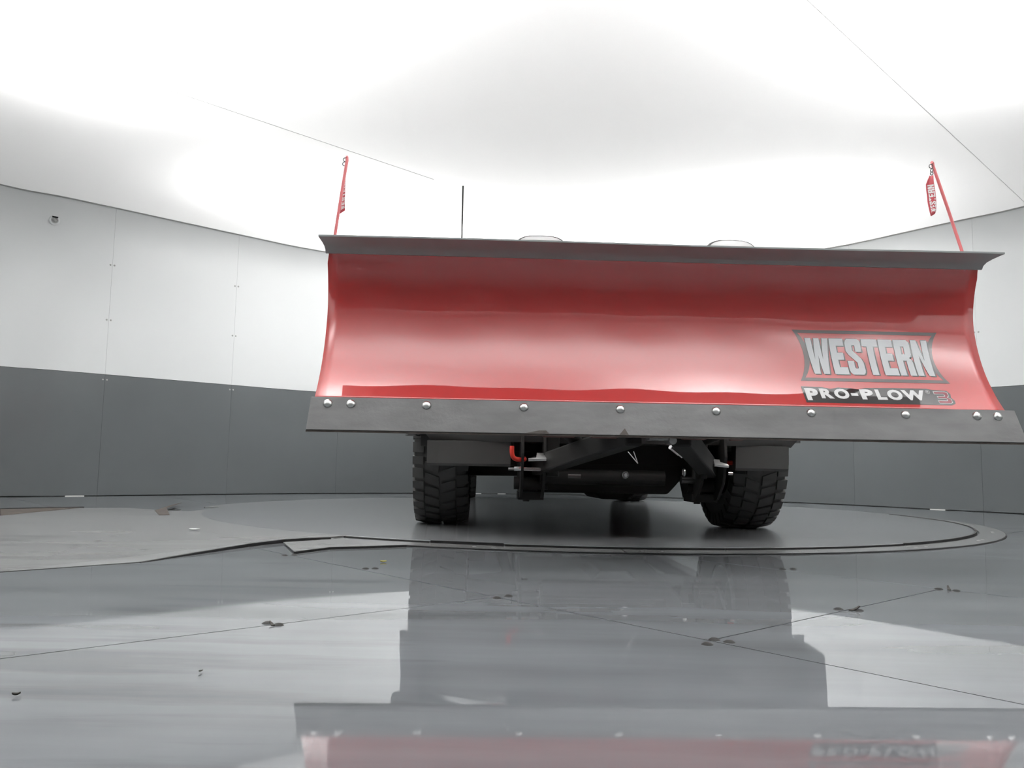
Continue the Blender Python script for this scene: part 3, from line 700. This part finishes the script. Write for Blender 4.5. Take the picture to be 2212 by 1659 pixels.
side_panel([(2.66, .52), (2.98, .50)] + arch(WB, .49, 171, 9) + [(4.10, .52), (4.62, .58), (4.62, 1.30), (2.66, 1.30)], 'bed_side', .90, .985)
for cy, r in ((0, .50), (WB, .49)):
    for sg in (-1, 1):
        o_ = arch(cy, r + .055, 172, 8); i_ = arch(cy, r - .01, 172, 8); mb = MB(); n = len(o_)
        for i in range(n - 1):
            mb.hexa([(sg * .955, *i_[i]), (sg * .955, *i_[i + 1]), (sg * .955, *o_[i + 1]), (sg * .955, *o_[i])], [(sg * 1.03, *i_[i]), (sg * 1.03, *i_[i + 1]), (sg * 1.005, *o_[i + 1]), (sg * 1.005, *o_[i])])
        mb.build('wheel_flare', M['plastic'], tr)
        il = arch(cy, r - .012, 178, 2); ol = arch(cy, r, 178, 2); mb = MB()
        for i in range(len(il) - 1):
            mb.hexa([(sg * .60, *il[i]), (sg * .60, *il[i + 1]), (sg * .60, *ol[i + 1]), (sg * .60, *ol[i])], [(sg * .95, *il[i]), (sg * .95, *il[i + 1]), (sg * .95, *ol[i + 1]), (sg * .95, *ol[i])])
        mb.build('wheel_liner', M['plastic'], tr, smooth=50)
# hood, cab and glass
MB().hexa([(-.90, -.84, .98), (.90, -.84, .98), (.91, .72, 1.10), (-.91, .72, 1.10)], [(-.84, -.86, 1.04), (.84, -.86, 1.04), (.80, .74, 1.20), (-.80, .74, 1.20)]).build('hood', M['paint'], tr, bevel=.03, seg=3)
MB().hexa([(-.93, .70, 1.17), (.93, .70, 1.17), (.93, 2.62, 1.20), (-.93, 2.62, 1.20)], [(-.70, 1.42, 1.86), (.70, 1.42, 1.86), (.70, 2.46, 1.88), (-.70, 2.46, 1.88)]).build('cab', M['paint'], tr, bevel=.05, seg=3)
MB().box(-.88, .88, .62, 2.62, .50, 1.19).build('cab_floor', M['plastic'], tr)
def quad_on(a, b, c, d, name, m, off):
    a, b, c, d = map(Vector, (a, b, c, d)); n = (b - a).cross(d - a).normalized() * off
    return MB().hexa([a, b, c, d], [a + n, b + n, c + n, d + n]).build(name, m, tr)
quad_on((-.83, .86, 1.26), (.83, .86, 1.26), (.66, 1.37, 1.80), (-.66, 1.37, 1.80), 'windshield', M['glass'], .03)
quad_on((.80, 2.60, 1.27), (-.80, 2.60, 1.27), (-.64, 2.49, 1.78), (.64, 2.49, 1.78), 'rear_window', M['glass'], .03)
for sg in (-1, 1):
    for y0, y1, t0, t1 in ((.98, 1.66, 1.46, 1.68), (1.74, 2.48, 1.75, 2.38)):
        P4 = [(sg * .915, y0, 1.25), (sg * .915, y1, 1.25), (sg * .735, t1, 1.78), (sg * .735, t0, 1.78)]
        if sg > 0: quad_on(*P4, 'side_window', M['glass'], .02)
        else: quad_on(P4[1], P4[0], P4[3], P4[2], 'side_window', M['glass'], .02)
    mr = MB().hexa([(sg * 1.02, .98, 1.20), (sg * 1.22, .96, 1.20), (sg * 1.22, 1.06, 1.20), (sg * 1.02, 1.08, 1.20)], [(sg * 1.02, .98, 1.40), (sg * 1.22, .96, 1.40), (sg * 1.22, 1.06, 1.40), (sg * 1.02, 1.08, 1.40)]).build('mirror', M['plastic'], tr, bevel=.02)
    MB().bar((sg * .90, 1.05, 1.24), (sg * 1.04, 1.04, 1.27), .05, .04).build('mirror_arm', M['plastic'], mr)
# bed
MB().box(-.90, .90, 2.66, 4.60, .62, .68).build('bed_floor', M['plastic'], tr)
MB().box(-.90, .90, 2.66, 2.70, .66, 1.30).build('bed_front', M['paint'], tr)
MB().box(-.88, .88, 4.60, 4.66, .62, 1.30).build('tailgate', M['paint'], tr, bevel=.012)
MB().box(-.92, .92, 4.64, 4.76, .46, .60).build('rear_bumper', M['chrome'], tr, bevel=.02)
for sg in (-1, 1): MB().box(min(sg * .90, sg * .99), max(sg * .90, sg * .99), 4.58, 4.655, .86, 1.24).build('tail_light', M['taillens'], tr, bevel=.01)
# front end: bumper with rounded ends, valance, grille, lamps
def lofted(rows, name, m, bev=0, smooth=40):      # rows: list of point loops
    n = len(rows[0]); vs = [p for r in rows for p in r]; fs = []
    for i in range(len(rows) - 1):
        for k in range(n): fs.append((i * n + k, i * n + (k + 1) % n, (i + 1) * n + (k + 1) % n, (i + 1) * n + k))
    fs += [tuple(range(n)), tuple((len(rows) - 1) * n + k for k in range(n - 1, -1, -1))]
    return MB().add(vs, fs).build(name, m, tr, smooth=smooth, bevel=bev)
def front_loop(hw, yc, ye, z, yb):
    # plan outline of the bumper: gently bowed, corners swept back
    pts = []
    for i in range(17):
        u = -1 + 2 * i / 16; pts.append((hw * u, yc + (ye - yc) * abs(u) ** 3.2, z))
    return pts + [(hw, yb, z), (-hw, yb, z)]
lofted([front_loop(.875, -.98, -.76, .455, -.60), front_loop(.915, -1.01, -.76, .50, -.58), front_loop(.93, -1.02, -.74, .56, -.56), front_loop(.935, -1.02, -.72, .66, -.56), front_loop(.93, -1.00, -.72, .70, -.56)], 'front_bumper', M['plastic'])
lofted([front_loop(.915, -1.005, -.73, .702, -.60), front_loop(.915, -1.005, -.73, .735, -.60)], 'bumper_trim', M['chrome'], bev=.006)
for x0, x1 in ((-.895, -.50), (.555, .835)):
    rows = []
    for t in range(7):
        u = t / 6; X = x0 + (x1 - x0) * u; e = abs(X) / .9
        yf = -.93 + .14 * e ** 3
        sl = .006 * (1 - e)
        rows.append([(X, yf, .340 + sl * 0), (X, yf - .012, .352), (X, yf - .02, .458), (X, yf + .05, .462), (X, yf + .05, .340)])
    lofted(rows, 'valance', M['plastic'], smooth=30)
MB().box(-.50, .555, -.72, -.66, .36, .50).build('bumper_beam', M['steelblack'], tr)
gr = MB().box(-.60, .60, -.93, -.86, .745, 1.0).build('grille', M['plastic'], tr, bevel=.01)
for i in range(4): MB().box(-.58, .58, -.945, -.925, .775 + i * .058, .80 + i * .058).build('grille_slat', M['plastic'], gr, bevel=.004)
for sg in (-1, 1):
    hl = MB().hexa([(sg * .62, -.92, .76), (sg * .90, -.84, .76), (sg * .93, -.70, .76), (sg * .62, -.70, .76)], [(sg * .62, -.91, .99), (sg * .90, -.83, .97), (sg * .93, -.70, .97), (sg * .62, -.70, .99)]).build('headlight', M['lens'], tr, bevel=.012)
# red tow hooks
for sg, xo, yo, zo in ((-1, -.48, 0, 0), (1, .572, .17, .004)):
    X = xo
    pts = [(X + sg * .018, -1.03, .432), (X + sg * .018, -1.035, .405), (X + sg * .014, -1.035, .388), (X + sg * .003, -1.03, .377), (X - sg * .016, -1.02, .373), (X - sg * .04, -.98, .374), (X - sg * .05, -.80, .38)]
    pts = [(a, b + yo, c + zo) for a, b, c in pts][(2 if sg > 0 else 0):]; hk = MB().tube(catmull(pts, 4, False), .0105, 10).build('tow_hook', M['hook'], tr, smooth=50)
    hk['label'] = 'red tow hook'
# plow mount brackets, silver pads, pins
def bracket(sg, X):
    poly = [(-1.02, .56), (-.62, .56), (-.58, .30), (-.66, .205), (-.80, .196), (-.90, .20), (-1.0, .28), (-1.04, .40)]
    for dx in (-.055, .045):
        MB().prism(poly, lambda y, z: (X + dx, y, z), lambda y, z: (X + dx + .012, y, z)).build('mount_plate', M['steelblack'], tr)
    MB().rod((X - .08, -.84, .265), (X + .08, -.84, .265), .03, n=16).build('mount_pin', M['steelblack'], tr, smooth=40)
    MB().box(X - .06, X + .06, -.86, -.70, .188, .225).rod((X - .02, -.80, .20), (X - .02, -.80, .178), .016).build('mount_foot', M['steelblack'], tr, smooth=30)
bracket(-1, -.40); bracket(1, .42)
MB().add([(-.425, -1.06, .366), (-.345, -1.06, .369), (-.340, -1.02, .396), (-.385, -1.02, .397), (-.39, -1.05, .375), (-.425, -1.05, .372)], [(0, 1, 2, 3, 4, 5)]).build('lock_plate', M['zinc'], tr).modifiers.new('t', 'SOLIDIFY').thickness = .01
MB().add([(.414, -1.06, .366), (.478, -1.06, .361), (.476, -1.05, .368), (.446, -1.035, .378), (.446, -1.02, .389), (.418, -1.02, .390)], [(0, 1, 2, 3, 4, 5)]).build('lock_plate', M['zinc'], tr).modifiers.new('t', 'SOLIDIFY').thickness = .01
MB().rod((-.512, -1.0, .330), (-.484, -1.0, .3305), .006, n=10).rod((-.486, -1.0, .3305), (-.452, -1.0, .331), .0105, n=6).rod((-.452, -1.0, .331), (-.444, -1.0, .331), .0155, n=14).rod((-.444, -1.0, .331), (-.36, -1.0, .331), .008, n=10).build('hitch_pin', M['chrome'], tr, smooth=30)
MB().rod((.495, -.99, .3265), (.515, -.99, .3265), .007, n=10).build('pin_end', M['chrome'], tr, smooth=30)
MB().rod((-.36, -.86, .298), (.228, -.86, .298), .036, n=20).build('cross_tube', M['steelblack'], tr, smooth=40)
MB().lathe([(.0195, 0), (.0195, .003), (.0150, .012), (.0125, .012)], (.036, -.90, .311), (0, -1, 0), 20).rod((.036, -.910, .311), (.036, -.922, .311), .0125, .0095, n=6).rod((.036, -.922, .311), (.036, -.926, .311), .007, n=10).build('hex_bolt', M['zinc'], tr, smooth=30)
for X, Z in ((-.20, .300), (.335, .292)):
    MB().rod((X - .03, -.88, Z), (X + .03, -.88, Z), .018, n=12).build('pivot_bushing', M['zinc' if X < 0 else 'zinc'], tr, smooth=40).data.materials[0] = M['wheel']
for X in (-.352, .30):
    MB().lathe([(.014, 0), (.018, .003), (.018, .009), (.014, .012)], (X, -.93, .328), (1, 0, 0), 14, closed=True).build('pin_collar', M['zinc'], tr, smooth=40)
# underbody
for sg in (-1, 1):
    MB().bar((sg * .44, -.80, .48), (sg * .44, 4.55, .52), .08, .13).build('frame_rail', M['steelblack'], tr)
    MB().hexa([(sg * .40, -.25, .290), (sg * .74, -.05, .285), (sg * .74, .07, .285), (sg * .40, .35, .290)], [(sg * .40, -.25, .37), (sg * .74, -.05, .36), (sg * .74, .07, .36), (sg * .40, .35, .37)]).build('control_arm', M['steelblack'], tr, bevel=.01)
    MB().rod((sg * .56, .02, .36), (sg * .50, .04, .80), .045, n=14).build('shock_absorber', M['steelblack'], tr, smooth=40)
    MB().rod((sg * .20, .0, .40), (sg * .74, .0, .40), .085, n=16).build('drive_shaft', M['steelblack'], tr, smooth=40)
    MB().rod((sg * .3, -.22, .34), (sg * .72, -.20, .38), .012, n=10).build('tie_rod', M['steelblack'], tr, smooth=40)
MB().hexa([(-.44, -.62, .215), (.30, -.62, .215), (.40, .55, .225), (-.40, .55, .225)], [(-.46, -.66, .40), (.46, -.66, .40), (.46, .60, .46), (-.46, .60, .46)]).build('skid_plate', M['steelblack'], tr, bevel=.012)
MB().hexa([(-.02, -.50, .182), (.12, -.50, .182), (.13, -.1, .18), (-.04, -.1, .18)], [(-.10, -.55, .25), (.20, -.55, .25), (.2, .05, .25), (-.1, .05, .25)]).build('differential', M['steelblack'], tr, bevel=.01)
MB().box(-.60, .60, -.62, .60, .46, .98).build('engine_block', M['steelblack'], tr)
MB().rod((-.72, WB, .42), (.72, WB, .42), .05, n=16).rod((-.02, WB - .16, .42), (-.02, WB + .12, .42), .14, n=18).build('rear_axle', M['steelblack'], tr, smooth=40)
MB().rod((.05, .6, .44), (0, WB - .15, .42), .04, n=14).build('propeller_shaft', M['steelblack'], tr, smooth=40)
MB().tube([(.30, .5, .42), (.34, 1.5, .38), (.34, 2.6, .38), (.40, 3.2, .50), (.52, 4.3, .48)], .035, 10).build('exhaust_pipe', M['steelblack'], tr, smooth=50)
MB().box(-.36, -.05, 1.3, 2.5, .36, .52).build('fuel_tank', M['plastic'], tr, bevel=.03)
# antenna mast on the fender, finely coiled
mb = MB(); pts = [(-.803, .6, 1.10 + (2.208 - 1.10) * i / 80) for i in range(81)]
mb.tube(pts, .0052, 8)
an = mb.build('antenna', M['steelblack'], tr, smooth=50)
hx = [(-.803 + .0046 * math.cos(i * .9), .6 + .0046 * math.sin(i * .9), 1.25 + i * .0032) for i in range(290)]
MB().tube(hx, .0011, 4).build('antenna_coil', M['steelblack'], an, smooth=50)
# ------------------------------------------------------------------ small things
pt = empty('camera_port', (0, 0, 0))
best = min([i * TOT / 4000 for i in range(4000)], key=lambda s: (plan_at(s)[0] - Vector((-4.215, 7.215))).length)
p, d = plan_at(best); i_ = -outward(d)
pt.location = (p.x + i_.x * .001, p.y + i_.y * .001, 2.508); pt.rotation_euler = (0, math.pi / 2, math.atan2(i_.y, i_.x))
tag(pt, 'small round camera port ring in the white wall at upper left', 'camera port')
MB().lathe([(.030, 0), (.046, 0), (.046, .003), (.036, .008), (.030, .008)], (0, 0, 0), (0, 0, 1), 32, closed=True).build('rim', M['white'], pt, smooth=30)
MB().lathe([(.0, -.002), (.030, -.002), (.030, .004), (.022, .004), (.020, .001), (0, .001)], (0, 0, 0), (0, 0, 1), 28).build('socket', M['greyline'], pt, smooth=30)
MB().lathe([(.0, .012), (.012, .009), (.018, .0)], (0, 0, 0), (0, 0, 1), 20).build('lens', M['greyline'], pt, smooth=50)
MB().hexa([(-.034, -.022, .004), (-.034, .026, .004), (-.022, .026, .004), (-.025, -.022, .004)], [(-.034, -.022, .016), (-.034, .026, .016), (-.022, .026, .012), (-.025, -.022, .012)]).build('hood', M['steelblack'], pt)
def leafy(name, x, y, a, L_, W_, m, label, cat, curl=.01):
    vs = []; n = 7
    for i in range(n):
        t = i / (n - 1); wd = W_ * math.sin(math.pi * min(.999, .04 + t * .94)) * (1 - .25 * t)
        for v_ in (-1, -.0, 1): vs.append(((t - .5) * L_, v_ * wd, .002 + curl * (abs(v_) * .6 + (t - .5) ** 2 * 2)))
    fs = [(i * 3 + k, i * 3 + k + 1, i * 3 + 3 + k + 1, i * 3 + 3 + k) for i in range(n - 1) for k in range(2)]
    o = MB().add(vs, fs).build(name, m, None, smooth=60); o.location = (x, y, 0); o.rotation_euler = (0, 0, a)
    so = o.modifiers.new('thick', 'SOLIDIFY'); so.thickness = .0012
    return tag(o, label, cat)
leafy('leaf', -.44, 2.88, .2, .022, .009, M['leaf'], 'tiny yellow fallen leaf on the grey floor before the turntable', 'leaf', .004)
leafy('paper_scrap', -1.5, 3.9, .1, .05, .022, M['paper'], 'small white paper scrap lying on the drive-in plate', 'scrap', .004).location.z = .0148
leafy('grit', -.71, 1.21, .5, .011, .0035, M['dirt'], 'dark speck of grit on the floor at lower left corner', 'grit', .004)
leafy('grit', -.50, 1.36, 1.0, .008, .003, M['dirt'], 'tiny dark grit speck on the bright floor between the seam and the lower edge', 'grit', .002)
